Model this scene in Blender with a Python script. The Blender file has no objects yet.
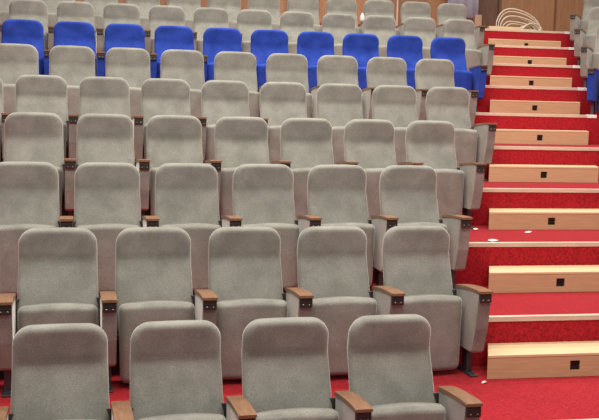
import bpy, bmesh, math, random
from mathutils import Vector, Matrix
random.seed(7)
S = bpy.context.scene
COL = S.collection
PI = math.pi

# ------------------------------------------------------------------ camera
F = 935.371
cam_d = bpy.data.cameras.new('camera'); cam = bpy.data.objects.new('camera', cam_d); COL.objects.link(cam)
cam_d.sensor_fit = 'HORIZONTAL'; cam_d.sensor_width = 36.0; cam_d.lens = 36.0 * F / 599.0
cam_d.clip_start = 0.05; cam_d.clip_end = 200
yaw, pitch, roll = 0.183714, -0.108041, 0.022939
fw = Vector((math.sin(yaw) * math.cos(pitch), math.cos(yaw) * math.cos(pitch), math.sin(pitch)))
rt = Vector((math.cos(yaw), -math.sin(yaw), 0)); up = rt.cross(fw)
r2 = rt * math.cos(roll) + up * math.sin(roll); u2 = -rt * math.sin(roll) + up * math.cos(roll)
M = Matrix((r2, u2, -fw)).transposed().to_4x4()
M.translation = Vector((-1.8927, -4.5555, 1.9445))
cam.matrix_world = M
S.camera = cam

# ------------------------------------------------------------------ light
S.view_settings.view_transform = 'Standard'; S.view_settings.look = 'None'
S.view_settings.gamma = 1.0; S.view_settings.use_curve_mapping = False
S.view_settings.exposure = 0.06
W = bpy.data.worlds.new('world'); S.world = W; W.use_nodes = True
bg = W.node_tree.nodes['Background']; bg.inputs[0].default_value = (0.97, 0.97, 1.0, 1); bg.inputs[1].default_value = 0.30

def area(name, loc, size, power, target=None, color=(1, 0.935, 0.84)):
    d = bpy.data.lights.new(name, 'AREA'); d.shape = 'RECTANGLE'; d.size, d.size_y = size
    d.energy = power; d.color = color
    o = bpy.data.objects.new(name, d); COL.objects.link(o); o.location = loc
    if target is not None:
        v = Vector(target) - Vector(loc); o.rotation_euler = v.to_track_quat('-Z', 'Y').to_euler()
    return o
area('hall_light', (-1.2, -0.9, 5.6), (6.5, 0.7), 230, (-1.2, -0.3, 0))
area('hall_light', (-0.5, 2.6, 6.4), (7.5, 0.7), 330, (-0.5, 3.2, 0))
area('hall_light', (0.8, 6.2, 7.4), (8.5, 0.7), 400, (0.8, 6.8, 0))
area('hall_light', (-0.5, -3.8, 6.8), (6.0, 1.2), 130, (0.0, 5.0, 1.2), (1, 0.96, 0.90))  # unseen frontal fill, cooler to lift chair faces against the red carpet bounce

# ------------------------------------------------------------------ materials
def new_mat(name):
    m = bpy.data.materials.new(name); m.use_nodes = True
    nt = m.node_tree; b = nt.nodes['Principled BSDF']
    return m, nt, b
def noise_mix(nt, c1, c2, scale, detail=3, stretch=None, lo=0.35, hi=0.65, rnd=True, rough=0.5):
    N, L = nt.nodes, nt.links
    tc = N.new('ShaderNodeTexCoord'); mp = N.new('ShaderNodeMapping')
    L.new(tc.outputs['Object'], mp.inputs['Vector'])
    if stretch: mp.inputs['Scale'].default_value = stretch
    if rnd:
        oi = N.new('ShaderNodeObjectInfo'); mu = N.new('ShaderNodeMath'); mu.operation = 'MULTIPLY'
        mu.inputs[1].default_value = 37.0; L.new(oi.outputs['Random'], mu.inputs[0])
        L.new(mu.outputs[0], mp.inputs['Location'])
    no = N.new('ShaderNodeTexNoise'); no.inputs['Scale'].default_value = scale
    no.inputs['Detail'].default_value = detail; no.inputs['Roughness'].default_value = rough
    L.new(mp.outputs['Vector'], no.inputs['Vector'])
    cr = N.new('ShaderNodeValToRGB'); cr.color_ramp.elements[0].position = lo; cr.color_ramp.elements[1].position = hi
    cr.color_ramp.elements[0].color = (*c1, 1); cr.color_ramp.elements[1].color = (*c2, 1)
    L.new(no.outputs['Fac'], cr.inputs['Fac'])
    return cr, no, mp
def bump(nt, b, src, strength, dist=0.002):
    bp = nt.nodes.new('ShaderNodeBump'); bp.inputs['Strength'].default_value = strength
    bp.inputs['Distance'].default_value = dist
    nt.links.new(src, bp.inputs['Height']); nt.links.new(bp.outputs['Normal'], b.inputs['Normal'])
def fabric(name, c1, c2, sheen=0.5, sc=(1, 1, 1)):
    m, nt, b = new_mat(name)
    big, _, _ = noise_mix(nt, c1, c2, 7.0, 3)
    fine, fn, _ = noise_mix(nt, (0.84, 0.84, 0.84), (1.12, 1.12, 1.12), 170.0, 2)
    mx = nt.nodes.new('ShaderNodeMixRGB'); mx.blend_type = 'MULTIPLY'; mx.inputs[0].default_value = 1
    nt.links.new(big.outputs[0], mx.inputs[1]); nt.links.new(fine.outputs[0], mx.inputs[2])
    nt.links.new(mx.outputs[0], b.inputs['Base Color'])
    b.inputs['Roughness'].default_value = 0.95; b.inputs['Specular IOR Level'].default_value = 0.1
    b.inputs['Sheen Weight'].default_value = sheen; b.inputs['Sheen Roughness'].default_value = 0.35
    b.inputs['Sheen Tint'].default_value = (*sc, 1)
    bump(nt, b, fn.outputs['Fac'], 0.25)
    return m
def wood(name, c1, c2, stretch, scale=6.0, rough=0.45, rnd=True):
    m, nt, b = new_mat(name)
    cr, no, _ = noise_mix(nt, c1, c2, scale, 5, stretch, 0.3, 0.7, rnd, 0.6)
    nt.links.new(cr.outputs[0], b.inputs['Base Color']); b.inputs['Roughness'].default_value = rough
    return m
def plain(name, c, rough=0.5, metal=0.0):
    m, nt, b = new_mat(name)
    cr, no, _ = noise_mix(nt, tuple(x * 0.9 for x in c), tuple(min(1, x * 1.08) for x in c), 25.0, 2)
    nt.links.new(cr.outputs[0], b.inputs['Base Color'])
    b.inputs['Roughness'].default_value = rough; b.inputs['Metallic'].default_value = metal
    return m
GREY = fabric('grey_velvet', (0.25, 0.243, 0.212), (0.325, 0.314, 0.275), 0.95, (1, 0.98, 0.92))
BLUE = fabric('blue_velvet', (0.024, 0.055, 0.32), (0.038, 0.082, 0.45), 0.2, (0.5, 0.6, 1))
ARM = wood('armrest_wood', (0.19, 0.09, 0.045), (0.32, 0.165, 0.085), (30, 3, 30), 3.0, 0.35)
DARK = plain('dark_bracket', (0.035, 0.025, 0.02), 0.5)
SCREW = plain('screw_metal', (0.35, 0.33, 0.30), 0.4, 0.8)
GAP_SHADE = plain('gap_shade', (0.06, 0.045, 0.04), 0.6)  # dark tone standing in for shade in the slits around the seats
METAL = plain('grey_metal', (0.10, 0.10, 0.11), 0.45, 0.6)
BOXW = wood('birch_ply', (0.56, 0.36, 0.19), (0.66, 0.45, 0.25), (3, 12, 40), 2.0, 0.5)
BOXW_LIT = wood('birch_ply_lit', (0.72, 0.52, 0.29), (0.80, 0.60, 0.36), (3, 40, 12), 2.0, 0.45)  # same ply as the fronts, overhead light painted in as a lighter tone
POSTW = wood('post_wood', (0.38, 0.24, 0.16), (0.46, 0.31, 0.22), (20, 20, 3), 3.0, 0.6)
NOSE = wood('pale_nosing', (0.60, 0.42, 0.32), (0.74, 0.56, 0.45), (2, 30, 30), 3.0, 0.5)
WHITE = plain('white_tape', (0.92, 0.90, 0.88), 0.6)
CABLE = plain('cream_cable', (0.72, 0.62, 0.48), 0.5)
PAPER = plain('paper_white', (0.80, 0.78, 0.75), 0.8)
CURT = fabric('white_curtain_cloth', (0.50, 0.60, 0.72), (0.60, 0.70, 0.80), 0.2)
HOLE = plain('step_light_recess', (0.02, 0.006, 0.004), 0.6)
# carpet
CARPET, nt, b = new_mat('red_carpet')
cr, no, _ = noise_mix(nt, (0.20, 0.008, 0.012), (0.56, 0.024, 0.036), 60.0, 4, None, 0.3, 0.7, False, 0.75)
nt.links.new(cr.outputs[0], b.inputs['Base Color']); b.inputs['Roughness'].default_value = 1.0
b.inputs['Specular IOR Level'].default_value = 0.05
b.inputs['Sheen Weight'].default_value = 1.0; b.inputs['Sheen Roughness'].default_value = 0.4; b.inputs['Sheen Tint'].default_value = (1, 0.18, 0.20, 1)
bump(nt, b, no.outputs['Fac'], 0.5, 0.006)
# wall: veneer panels in several tones, with fine seams
WALLW, nt, b = new_mat('veneer_wall'); N, L = nt.nodes, nt.links
cr, no, mp = noise_mix(nt, (0.30, 0.145, 0.065), (0.41, 0.215, 0.10), 3.0, 5, (14, 14, 1.2), 0.3, 0.7, False, 0.6)
tc = N.new('ShaderNodeTexCoord'); sx = N.new('ShaderNodeSeparateXYZ'); L.new(tc.outputs['Object'], sx.inputs[0])
md = N.new('ShaderNodeMath'); md.operation = 'FLOOR'
dv = N.new('ShaderNodeMath'); dv.operation = 'DIVIDE'; dv.inputs[1].default_value = 0.6
L.new(sx.outputs['X'], dv.inputs[0]); L.new(dv.outputs[0], md.inputs[0])
wn = N.new('ShaderNodeTexWhiteNoise'); wn.noise_dimensions = '1D'; L.new(md.outputs[0], wn.inputs['W'])
mr = N.new('ShaderNodeMapRange'); mr.inputs['To Min'].default_value = 0.75; mr.inputs['To Max'].default_value = 1.15
L.new(wn.outputs['Value'], mr.inputs['Value'])
mx = N.new('ShaderNodeMixRGB'); mx.blend_type = 'MULTIPLY'; mx.inputs[0].default_value = 1
L.new(cr.outputs[0], mx.inputs[1]); L.new(mr.outputs[0], mx.inputs[2]); L.new(mx.outputs[0], b.inputs['Base Color'])
b.inputs['Roughness'].default_value = 0.5
DOORW = wood('dark_door_veneer', (0.13, 0.065, 0.04), (0.19, 0.10, 0.06), (14, 14, 1.5), 3.0, 0.5, False)

# ------------------------------------------------------------------ helpers
def link_mesh(name, bm, mats, parent=None, smooth=True, autos=None):
    bmesh.ops.recalc_face_normals(bm, faces=bm.faces[:])
    me = bpy.data.meshes.new(name); bm.to_mesh(me); bm.free()
    for m in (mats if isinstance(mats, (list, tuple)) else [mats]): me.materials.append(m)
    if smooth:
        for p in me.polygons: p.use_smooth = True
        if autos is not None:
            me.set_sharp_from_angle(angle=autos)
    o = bpy.data.objects.new(name, me); COL.objects.link(o)
    if parent is not None: o.parent = parent
    return o
def add_box(bm, x0, x1, y0, y1, z0, z1, mi=0, bev=0.0):
    r = bmesh.ops.create_cube(bm, size=1.0)
    vs = r['verts']
    for v in vs:
        v.co = Vector(((x0 + x1) / 2 + v.co.x * (x1 - x0), (y0 + y1) / 2 + v.co.y * (y1 - y0), (z0 + z1) / 2 + v.co.z * (z1 - z0)))
    fs = {f for v in vs for f in v.link_faces}
    for f in fs: f.material_index = mi
    if bev:
        es = {e for v in vs for e in v.link_edges}
        r = bmesh.ops.bevel(bm, geom=list(es), offset=bev, segments=2, affect='EDGES', profile=0.5)
        for f in r['faces']: f.material_index = mi
def rrect(hw, ht, r, n=5):
    r = min(r, hw * 0.98, ht * 0.98); pts = []
    for cx, cy, a0 in ((hw - r, ht - r, 0), (-hw + r, ht - r, PI / 2), (-hw + r, -ht + r, PI), (hw - r, -ht + r, 3 * PI / 2)):
        for k in range(n):
            a = a0 + PI / 2 * k / (n - 1); pts.append((cx + r * math.cos(a), cy + r * math.sin(a)))
    return pts
def loft(bm, rows):
    """rows of (z, y centre, half width, half thickness, front bulge)"""
    loops = []
    for z, yc, hw, ht, bl in rows:
        base = rrect(hw, ht, ht * 0.95, 6); pts = []
        for i, (x, y) in enumerate(base):
            pts.append((x, y)); x2, y2 = base[(i + 1) % len(base)]
            if abs(x2 - x) > hw * 0.8:
                for k in range(1, 10):
                    pts.append((x + (x2 - x) * k / 10, y + (y2 - y) * k / 10))
        loop = []
        for x, y in pts:
            if y < 0: y -= bl * (1 - (x / hw) ** 2)
            loop.append(bm.verts.new((x, yc + y, z)))
        loops.append(loop)
    n = len(loops[0])
    for a, c in zip(loops, loops[1:]):
        for i in range(n): bm.faces.new((a[i], a[(i + 1) % n], c[(i + 1) % n], c[i]))
    bm.faces.new(loops[0][::-1]); bm.faces.new(loops[-1])
def prism_yz(bm, prof, x0, x1):
    a = [bm.verts.new((x0, y, z)) for y, z in prof]; c = [bm.verts.new((x1, y, z)) for y, z in prof]
    n = len(prof)
    for i in range(n): bm.faces.new((a[i], a[(i + 1) % n], c[(i + 1) % n], c[i]))
    bm.faces.new(a[::-1]); bm.faces.new(c)
def tube(bm, pts, rad, n=7):
    P = [Vector(p) for p in pts]; loops = []
    for i, p in enumerate(P):
        t = (P[min(i + 1, len(P) - 1)] - P[max(i - 1, 0)]).normalized()
        a = t.cross(Vector((0.13, 0.21, 1))).normalized(); b_ = t.cross(a).normalized()
        loops.append([bm.verts.new(p + (a * math.cos(2 * PI * k / n) + b_ * math.sin(2 * PI * k / n)) * rad) for k in range(n)])
    for l0, l1 in zip(loops, loops[1:]):
        for i in range(n): bm.faces.new((l0[i], l0[(i + 1) % n], l1[(i + 1) % n], l1[i]))
    bm.faces.new(loops[0][::-1]); bm.faces.new(loops[-1])
def tag(o, label=None, cat=None, group=None, kind=None):
    if label: o['label'] = label
    if cat: o['category'] = cat
    if group: o['group'] = group
    if kind: o['kind'] = kind
    return o
def empty(name, loc, rz=0):
    o = bpy.data.objects.new(name, None); COL.objects.link(o); o.empty_display_size = 0.1
    o.location = loc; o.rotation_euler = (0, 0, rz); return o

# ------------------------------------------------------------------ the raked floor
D, H, E0, BD = 1.049294, 0.3236426, 1.109301, 0.288172
DZ = [0.0007, 0.0036, -0.0019, -0.002, -0.0046, -0.0011, -0.0004, 0.0047, 0.006, -0.0012, -0.0038]
DZ = [d + 0.0000443 * k * (k - 1) for k, d in enumerate(DZ)]
SK = 0.03995; AIS = 0.394; RZ = SK + 0.02
OFF = [-0.5575, -0.0899, 0.1700, 0.6830, 1.2013, 1.4110, 1.9262, 2.4355, 2.7062, 3.12, 3.55]
TH = math.radians(40)
def tz(k): return k * H + DZ[k]
NEND = {0: .64, 1: 1.08, 2: 1.52, 3: 1.96, 4: 2.40, 5: 2.83, 6: 3.27, 7: 3.675, 8: 4.114, 9: 4.552, 10: 4.986}
def polyline(k):
    xa = (OFF[k - 1] if k else OFF[0] - 0.4) + (0.05 if k < 10 else 0.3); y = k * D - E0 - (0.045 if k == 1 else 0); xb = NEND[k] + 0.12
    ya = y + 0.17
    return [(-9.0, ya + SK * (-9.0 - xa)), (xa - 3, ya - 3 * SK), (xa, ya), (xa + 0.005, y), (xb, y),
            (xb + 1.5 * math.cos(TH), y - 1.5 * math.sin(TH)), (xb + 7 * math.cos(TH), y - 7 * math.sin(TH))]
bm = bmesh.new(); prev = None
for k in range(0, 11):
    z = tz(k); pl = polyline(k)
    zb = tz(k - 1) if k else -0.4
    lo = [bm.verts.new((x, y, zb)) for x, y in pl]; hi = [bm.verts.new((x, y, z)) for x, y in pl]
    for i in range(len(pl) - 1):
        bm.faces.new((lo[i], lo[i + 1], hi[i + 1], hi[i]))
        if prev: bm.faces.new((prev[i], prev[i + 1], lo[i + 1], lo[i]))
    prev = hi
bk = [bm.verts.new((x, 10.7, tz(10))) for x in (-9, -3, 2.8, 3.4, 5.3, 8, 12)]
for i in range(6): bm.faces.new((prev[i], prev[i + 1], bk[i + 1], bk[i]))
fl = link_mesh('floor', bm, CARPET, smooth=False); tag(fl, 'red carpeted floor rising in tiers', kind='structure')
bm = bmesh.new()      # the low ground in front of the first tier
v = [bm.verts.new(p) for p in ((-9, -9, -0.4), (9, -9, -0.4), (12, -1, -0.4), (-9, -1, -0.4))]
bm.faces.new(v)
g = link_mesh('floor', bm, CARPET, smooth=False); tag(g, 'red carpeted ground below the first tier', kind='structure')
# nosing strips along the aisle edge of each tier
for k in range(1, 11):
    y = k * D - E0 - (0.045 if k == 1 else 0); z = tz(k); xa = OFF[k - 1] + (0.06 if k != 10 else 0.31); xe = NEND[k]
    bm = bmesh.new()
    add_box(bm, xa, xe - (0.115 if k >= 6 else 0.0), y - 0.006, y + 0.035, z - 0.028, z + 0.005, 0, 0.003)
    if k >= 6: add_box(bm, xe - 0.115, xe, y - 0.008, y + 0.037, z - 0.030, z + 0.007, 1, 0.003)
    t = link_mesh('trim_%d' % k, bm, [NOSE, WHITE], smooth=False); tag(t, kind='structure')

# back wall, door
bm = bmesh.new()
def wall_seg(x0, x1, z0=2.6, z1=6.0, y=10.68): add_box(bm, x0, x1, y, y + 0.15, z0, z1)
wall_seg(-9.0, 3.92); wall_seg(4.32, 12.0); wall_seg(3.92, 4.32, 5.4, 6.0)
w = link_mesh('wall_back', bm, WALLW, smooth=False); tag(w, kind='structure')
bm = bmesh.new(); add_box(bm, 3.92, 4.32, 10.72, 10.78, tz(10), 5.4, 0)
add_box(bm, 3.92, 3.96, 10.66, 10.72, tz(10), 5.4, 0); add_box(bm, 4.28, 4.32, 10.65, 10.72, tz(10), 5.4, 0)
w = link_mesh('door_1', bm, DOORW, smooth=False); tag(w, kind='structure')
for i, x in enumerate((5.306, 2.506, -0.2, -1.9)):
    bm = bmesh.new(); add_box(bm, x - 0.012, x + 0.012, 10.66, 10.68, tz(10), 6.0)
    w = link_mesh('trim_%d' % (11 + i), bm, NOSE if x == 2.506 else DOORW, smooth=False); tag(w, kind='structure')
bm = bmesh.new(); add_box(bm, 4.33, 12, 10.66, 10.68, tz(10), tz(10) + 0.06)
w = link_mesh('baseboard_back', bm, DOORW, smooth=False); tag(w, kind='structure')

# ------------------------------------------------------------------ aisle box steps
ORD = ['lowest', 'second lowest', 'third from the bottom', 'fourth from the bottom', 'middle one of the nine', 'fourth from the top',
       'third from the top', 'second from the top', 'topmost']
BX = {1: (.271, None, .845), 2: (.684, None, 1.24), 3: (1.089, None, 1.65), 4: (1.493, None, 2.051), 5: (1.931, 3.038, 2.476),
      6: (2.313, 3.453, 2.877), 7: (2.718, 3.854, 3.288), 8: (3.168, 4.276, 3.721), 9: (3.50, 4.682, 4.117)}
for k in range(1, 10):
    x0, x1, sq = BX[k]; x1 = x1 or x0 + 1.125
    y1 = (k + 1) * D - E0; y0 = y1 - BD; z0 = tz(k); z1 = z0 + 0.4726 * (tz(k + 1) - z0)
    st = empty('box_step', ((x0 + x1) / 2, (y0 + y1) / 2, z0))
    tag(st, 'pale plywood box step with a square light, %s in the aisle' % ORD[k - 1], 'step', 'plywood box steps in the aisle')
    hx = (x1 - x0) / 2; hy = (y1 - y0) / 2 - 0.001; h = z1 - z0; s = sq - (x0 + x1) / 2; hs = 0.033
    zc = 0.073; hh = 0.031
    bm = bmesh.new()   # front board with a real cut-out
    xs = (-hx, s - hs, s + hs, hx); zs = (0.002, zc - hh, zc + hh, h - 0.019)
    for i in range(3):
        for j in range(3):
            if i == 1 and j == 1: continue
            add_box(bm, xs[i], xs[i + 1], -hy, -hy + 0.018, zs[j], zs[j + 1])
    add_box(bm, -hx, -hx + 0.018, -hy + 0.018, hy, 0.002, h - 0.019); add_box(bm, hx - 0.018, hx, -hy + 0.018, hy, 0.002, h - 0.019)
    bmesh.ops.remove_doubles(bm, verts=bm.verts[:], dist=1e-5)
    for v in bm.verts:
        if abs(v.co.x) > hx - 0.03: v.co.x += AIS * (v.co.y + hy)
    link_mesh('front_board', bm, BOXW, st, smooth=False)
    bm = bmesh.new(); add_box(bm, -hx, hx, -hy - 0.002, hy, h - 0.018, h, 0, 0.003)
    for v in bm.verts: v.co.x += AIS * (v.co.y + hy)
    link_mesh('tread', bm, BOXW_LIT, st, smooth=False)
    bm = bmesh.new()   # recessed light housing
    add_box(bm, s - hs + .001, s + hs - .001, -hy + 0.014, -hy + 0.03, zc - hh + .001, zc + hh - .001, 0)
    for a in (-0.4, 0.4): add_box(bm, s - hs + .001, s + hs - .001, -hy + 0.006, -hy + 0.014, zc + a * hh - 0.002, zc + a * hh + 0.002, 0)
    link_mesh('step_light', bm, HOLE, st, smooth=False)

# ------------------------------------------------------------------ auditorium chair
def smoothstep(a, b_, x):
    t = max(0, min(1, (x - a) / (b_ - a))); return t * t * (3 - 2 * t)
def backrest_bm():
    bm = bmesh.new(); rows = []
    z0, z1 = 0.29, 0.893; rc = 0.092; re = 0.028
    zs = [z0 + 0.0, z0 + .004, z0 + .012, z0 + 0.03] + [z0 + 0.03 + (z1 - rc - z0 - 0.03) * k / 23 for k in range(1, 24)]
    zs += [z1 - rc * (1 - math.sin(a * PI / 2 / 11)) for a in range(1, 12)]
    for z in zs:
        hw = 0.228 - 0.007 * smoothstep(0.4, 0.9, z)
        d = z - (z1 - rc)
        if d > 0: hw -= rc - math.sqrt(max(rc * rc - d * d, 1e-9))
        if z < z0 + 0.02: hw -= 0.02 - math.sqrt(max(0.02**2 - (z0 + 0.02 - z) ** 2, 1e-9))
        T = 0.031 + 0.014 * smoothstep(0.68, 0.74, z)
        ht = T
        if z > z1 - re: ht = T * math.sqrt(max(1 - ((z - z1 + re) / re) ** 2, 0.004)) 
        if z < z0 + .02: ht = T * math.sqrt(max(1 - ((z0 + .02 - z) / .02) ** 2, 0.01))
        yc = -0.155 + 0.36 * (min(z, 0.72) - 0.29) - 0.13 * max(0, z - 0.72)
        rows.append((z, yc + 0.012, hw, ht, 0.010))
    loft(bm, rows)
    for v in bm.verts: v.co.z += 0.006 * smoothstep(0.6, 0.9, v.co.z) * (1 - (v.co.x / 0.22) ** 2)
    return bm
def seat_bm():
    bm = bmesh.new(); rows = []
    z0, z1 = 0.03, 0.482; rc = 0.05
    n = 30
    for k in range(n + 1):
        u = k / n; a = 0.5 - 0.5 * math.cos(PI * u); z = z0 + (z1 - z0) * a
        hw = 0.207 + 0.010 * a
        d = (z0 + rc) - z
        if d > 0: hw -= (rc - math.sqrt(max(rc * rc - d * d, 0))) * 0.7
        d = z - (z1 - 0.03)
        if d > 0: hw -= (0.03 - math.sqrt(max(0.03**2 - d * d, 0))) * 0.8
        T = 0.034 + 0.016 * a; ht = T; re = 0.020 if z > 0.3 else 0.03
        if z > z1 - re: ht = T - 0.030 * ((z - z1 + re) / re) ** 1.3
        if z < z0 + re: ht = T * math.sqrt(max(1 - ((z0 + re - z) / re) ** 2, 0.01))
        rows.append((z, -0.250 + 0.01 * a, hw, ht, 0.016))
    loft(bm, rows)
    for v in bm.verts:      # the front edge of the cushion bows up in the middle
        w_ = smoothstep(0.40, 0.50, v.co.z); v.co.z += 0.020 * w_ * (1 - (v.co.x / 0.22) ** 2)
    return bm
AX = 0.275; AW = 0.043
def armrest_bm():
    bm = bmesh.new(); up_, lo_ = [], []
    for k in range(11):
        t = k / 10; y = -0.470 + 0.370 * t
        z = 0.559 + 0.004 * math.sin(t * PI) - 0.024 * t ** 1.6
        up_.append((y, z)); lo_.append((y, z - 0.015 - 0.006 * t))
    prism_yz(bm, up_ + lo_[::-1], -AW, AW)
    es = [e for e in bm.edges if abs(e.verts[0].co.x - e.verts[1].co.x) < 1e-6 and max(e.verts[0].co.z, e.verts[1].co.z) > 0.535]
    bmesh.ops.bevel(bm, geom=es, offset=0.004, segments=2, affect='EDGES')
    return bm
def bracket_bm():
    bm = bmesh.new(); add_box(bm, -AW + .006, AW - .006, -0.462, -0.448, 0.488, 0.543, 0, 0.003)
    add_box(bm, -AW + .008, AW - .008, -0.4645, -0.461, 0.517, 0.520, 0)
    return bm
def screws_bm():
    bm = bmesh.new()
    for x in (-0.018, 0.018):
        m = Matrix.Translation((x, -0.4625, 0.503)) @ Matrix.Rotation(PI / 2, 4, 'X')
        bmesh.ops.create_cone(bm, cap_ends=True, segments=10, radius1=0.0055, radius2=0.0045, depth=0.005, matrix=m)
    return bm
def panel_bm():
    bm = bmesh.new()
    prof = [(-0.455, 0.545), (-0.28, 0.542), (-0.11, 0.516), (-0.125, 0.40), (-0.15, 0.24), (-0.17, 0.160), (-0.360, 0.160), (-0.385, 0.177), (-0.42, 0.32)]
    prism_yz(bm, prof, -AW + 0.003, AW - 0.003)
    es = [e for e in bm.edges if abs(e.verts[0].co.x - e.verts[1].co.x) < 1e-6]
    bmesh.ops.bevel(bm, geom=es, offset=0.006, segments=2, affect='EDGES')
    return bm
def leg_bm():
    bm = bmesh.new()
    add_box(bm, -0.018, 0.018, -0.27, -0.19, 0.01, 0.18, 0, 0.004)
    return bm
def foot_bm():
    bm = bmesh.new(); add_box(bm, -0.026, 0.026, -0.345, -0.12, 0.001, 0.013, 0, 0.004)
    for y in (-0.32, -0.14):
        bmesh.ops.create_cone(bm, cap_ends=True, segments=8, radius1=0.009, radius2=0.007, depth=0.008, matrix=Matrix.Translation((0, y, 0.017)))
    return bm
def hinge_bm():
    bm = bmesh.new()
    add_box(bm, -0.229, 0.229, -0.195, -0.165, 0.27, 0.30, 0, 0.004)
    return bm
def gap_shade_bm():
    bm = bmesh.new(); add_box(bm, -0.268, 0.268, -0.098, -0.084, 0.035, 0.50, 0, 0.005); return bm  # added dark sheet that makes the gaps beside and under the seat read shaded
def make_chair(mat, side=1, both=False):
    r = empty('auditorium_chair', (0, 0, 0))
    link_mesh('backrest', backrest_bm(), mat, r, autos=math.radians(50))
    link_mesh('seat', seat_bm(), mat, r, autos=math.radians(50))
    link_mesh('seat_hinge', hinge_bm(), METAL, r, smooth=False)
    link_mesh('gap_shade_panel', gap_shade_bm(), GAP_SHADE, r, smooth=False)
    for sd in ((side, -side) if both else (side,)):
        a = link_mesh('armrest', armrest_bm(), ARM, r, smooth=False); a.location.x = AX * sd; a['label'] = 'brown wooden armrest'
        br = link_mesh('armrest_bracket', bracket_bm(), DARK, a, smooth=False)
        link_mesh('screw', screws_bm(), SCREW, br)
        p = link_mesh('armrest_panel', panel_bm(), mat, r, smooth=False); p.location.x = AX * sd
        l = link_mesh('leg', leg_bm(), METAL, p, smooth=False)
        f = link_mesh('foot', foot_bm(), METAL, r, smooth=False); f.location.x = AX * sd
    return r
def children(o): return [c for c in COL.objects if c.parent == o]
def copy_tree(o, kids, parent=None):
    c = o.copy(); COL.objects.link(c)
    if parent is not None: c.parent = parent
    for ch, gk in kids: copy_tree(ch, gk, c)
    return c
def kidtree(o): return [(c, kidtree(c)) for c in children(o)]
PROTO = {}
def place(kind, loc, rz, label, group):
    if kind not in PROTO:
        r = {'grey': lambda: make_chair(GREY), 'blue': lambda: make_chair(BLUE),
             'grey_mirror': lambda: make_chair(GREY, -1), 'blue_mirror': lambda: make_chair(BLUE, -1),
             'half': lambda: make_chair(GREY)}[kind]()
        PROTO[kind] = (r, kidtree(r)); o = r
    else: o = copy_tree(*PROTO[kind])
    o.location = loc; o.rotation_euler = (0, 0, rz)
    tag(o, label, 'chair', group); return o
COUNT = [5, 6, 6, 7, 9, 9, 10, 12, 12]
ORDN = ['first', 'second', 'third', 'fourth', 'fifth', 'sixth', 'seventh', 'eighth', 'ninth', 'tenth', 'eleventh', 'twelfth']
ROWS = ['front row', 'second row', 'third row', 'fourth row', 'fifth row', 'row directly below the blue chairs', 'blue row',
        'row directly above the blue chairs', 'rearmost row']
for i in range(9):
    for j in range(COUNT[i]):
        x = OFF[i] + 0.005 - j * 0.55; y = i * D + SK * (x + 1)
        what = 'blue velvet folded chair' if i == 6 else 'grey velvet folded chair'
        lab = '%s, %s from the stair aisle, %s' % (what, ORDN[j], ROWS[i])
        if i == 6: lab = 'blue velvet folded chair, %s from the stair aisle on its left' % ORDN[j]
        place('blue' if i == 6 else 'grey', (x, y, tz(i)), RZ, lab, 'seats of the ' + ROWS[i] + ' left of the stairs')
for k, (x, y, w_) in {6: (4.00, 5.986, 'blue velvet chair beside the stairs at the right edge'), 7: (4.43, 7.035, 'grey chair right of the stairs, just above the blue one'),
                  8: (4.85, 8.084, 'grey chair right of the stairs, second above the blue one'), 9: (5.29, 9.134, 'grey chair right of the stairs, topmost of that block')}.items():
    place('blue_mirror' if k == 6 else 'grey_mirror', (x, y, tz(k)), -TH, w_, 'chairs of the block right of the stairs')

# ------------------------------------------------------------------ small things
# coil of cable on the top landing
zt = tz(10)
bm = bmesh.new(); random.seed(3)
pts = []; loops_n = 6
for L_ in range(loops_n):
    a0, a1 = (PI * 0.98, PI * 0.0)
    cx = 4.09 + 0.012 * L_ + random.uniform(-.02, .02); wv = 0.235 - 0.022 * L_; hh = 0.34 - 0.045 * L_ + random.uniform(-.02, .02); yy = 9.67 + 0.02 * L_
    for k in range(33):
        a = 2 * PI * k / 32 + PI
        x = cx + wv * math.cos(a) + (0.30 if math.cos(a) > 0 else 0.05) * max(0, math.cos(a)) ** 1.5
        z = zt + 0.02 + (hh * max(0, -math.sin(a) * -1) ** 0.85 if math.sin(a) > 0 else 0.004 * L_)
        y_ = yy + (0.10 * math.sin(a) if math.sin(a) < 0 else 0) + 0.01 * math.sin(3 * a + L_) + k * 0.0006
        pts.append((x, y_, z))
for L_ in range(4):
    for k in range(17):
        a = 2 * PI * k / 16 + PI
        pts.append((4.47 - 0.03 * L_ + (0.19 - 0.03 * L_) * math.cos(a), 9.68 + 0.03 * L_ + 0.03 * math.cos(a + L_), zt + 0.02 + 0.006 * L_ + (0.13 - 0.02 * L_) * max(0, math.sin(a))))
P2 = [Vector(p) for p in pts]
for _ in range(2): P2 = [P2[0]] + [(P2[i - 1] + P2[i] * 2 + P2[i + 1]) / 4 for i in range(1, len(P2) - 1)] + [P2[-1]]
tube(bm, P2, 0.0115)
o = link_mesh('cable_coil', bm, CABLE); tag(o, 'coil of cream cable standing on the landing at the top of the stairs', 'cable')
bm = bmesh.new(); add_box(bm, -0.26, 0.26, -0.025, 0.055, 0.001, 0.05, 0, 0.006)
o = link_mesh('plywood_offcut', bm, BOXW_LIT, smooth=False); o.location = (3.90, 9.452, zt); tag(o, 'pale flat wooden offcut lying in front of the cable coil', 'board')
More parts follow.
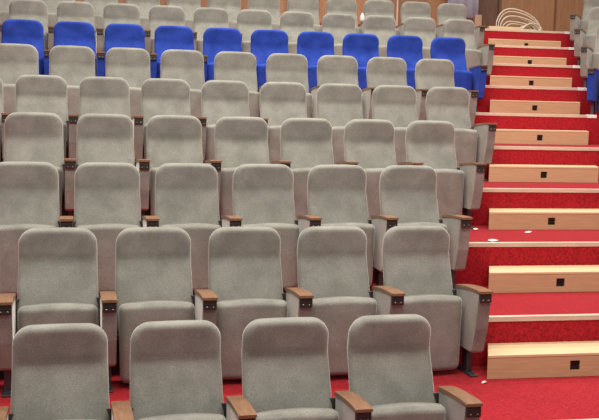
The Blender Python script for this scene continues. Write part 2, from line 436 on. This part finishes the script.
# curtain behind the rearmost row
bm = bmesh.new(); n = 40; fr, bkv = [], []
for k in range(n + 1):
    x = 3.28 + 0.53 * k / n; y = 10.38 + 0.006 * math.sin(k * 0.55)
    fr.append((bm.verts.new((x, y, 3.50)), bm.verts.new((x, y, 5.6)))); bkv.append((bm.verts.new((x, y + 0.008, 3.50)), bm.verts.new((x, y + 0.008, 5.6))))
for k in range(n):
    bm.faces.new((fr[k][0], fr[k + 1][0], fr[k + 1][1], fr[k][1])); bm.faces.new((bkv[k + 1][0], bkv[k][0], bkv[k][1], bkv[k + 1][1]))
    bm.faces.new((fr[k][0], bkv[k][0], bkv[k + 1][0], fr[k + 1][0])); bm.faces.new((fr[k][1], fr[k + 1][1], bkv[k + 1][1], bkv[k][1]))
bm.faces.new((fr[0][0], fr[0][1], bkv[0][1], bkv[0][0])); bm.faces.new((fr[n][0], bkv[n][0], bkv[n][1], fr[n][1]))
o = link_mesh('curtain', bm, CURT); tag(o, 'whitish cloth hanging in folds behind the end of the rearmost row', 'curtain')
bm = bmesh.new(); add_box(bm, -0.055, 0.055, -0.02, 0.02, 0.0, 0.26, 0, 0.004)
o = link_mesh('wooden_post', bm, POSTW, smooth=False); o.location = (3.62, 9.88, zt); tag(o, 'short pinkish wooden post behind the end chair of the rearmost row', 'post')
# white bottle on an armrest of the rearmost row
bm = bmesh.new(); prof = [(0.0, 0.0), (0.030, 0.0), (0.033, 0.006), (0.033, 0.055), (0.026, 0.075), (0.012, 0.09), (0.012, 0.108), (0.0, 0.108)]
rings = [[bm.verts.new((r * math.cos(2 * PI * k / 16), r * math.sin(2 * PI * k / 16), z)) for k in range(16)] for r, z in prof[1:-1]]
for a, c in zip(rings, rings[1:]):
    for k in range(16): bm.faces.new((a[k], a[(k + 1) % 16], c[(k + 1) % 16], c[k]))
bm.faces.new(rings[0][::-1]); bm.faces.new(rings[-1])
xx = OFF[8] - 2 * 0.55 - AX
o = link_mesh('bottle', bm, PAPER); o.location = (xx - 0.018, 8 * D + SK * (xx + 1) - 0.22, tz(8) + 0.5745); tag(o, 'small white bottle standing on an armrest in the rearmost row', 'bottle')
# paper scraps on the stair carpet
for (x, y, k, r, lab) in ((0.863, 2.146, 3, 0.045, 'larger white paper scrap on the red carpet near a grey end panel'),
                       (1.357, 2.614, 3, 0.034, 'white paper scrap on red carpet close under a box step'),
                       (0.975, 2.80, 3, 0.022, 'small white scrap beside the left end of a box step'),
                       (0.222, 0.626, 1, 0.016, 'tiny white scrap in front of the lowest box step')):
    bm = bmesh.new(); n = 9; vs = []
    for q in range(n):
        a = 2 * PI * q / n; rr = r * random.uniform(0.65, 1.1); vs.append(bm.verts.new((rr * math.cos(a), 0.8 * rr * math.sin(a), random.uniform(0.002, 0.012))))
    c = bm.verts.new((0, 0, 0.016))
    for q in range(n): bm.faces.new((vs[q], vs[(q + 1) % n], c))
    ret = bmesh.ops.extrude_face_region(bm, geom=bm.faces[:])
    for g_ in ret['geom']:
        if isinstance(g_, bmesh.types.BMVert): g_.co.z -= 0.0015
    o = link_mesh('paper_scrap', bm, PAPER, smooth=False); o.location = (x, y, tz(k) + 0.001); tag(o, lab, 'paper scrap', 'paper scraps on the stairs')
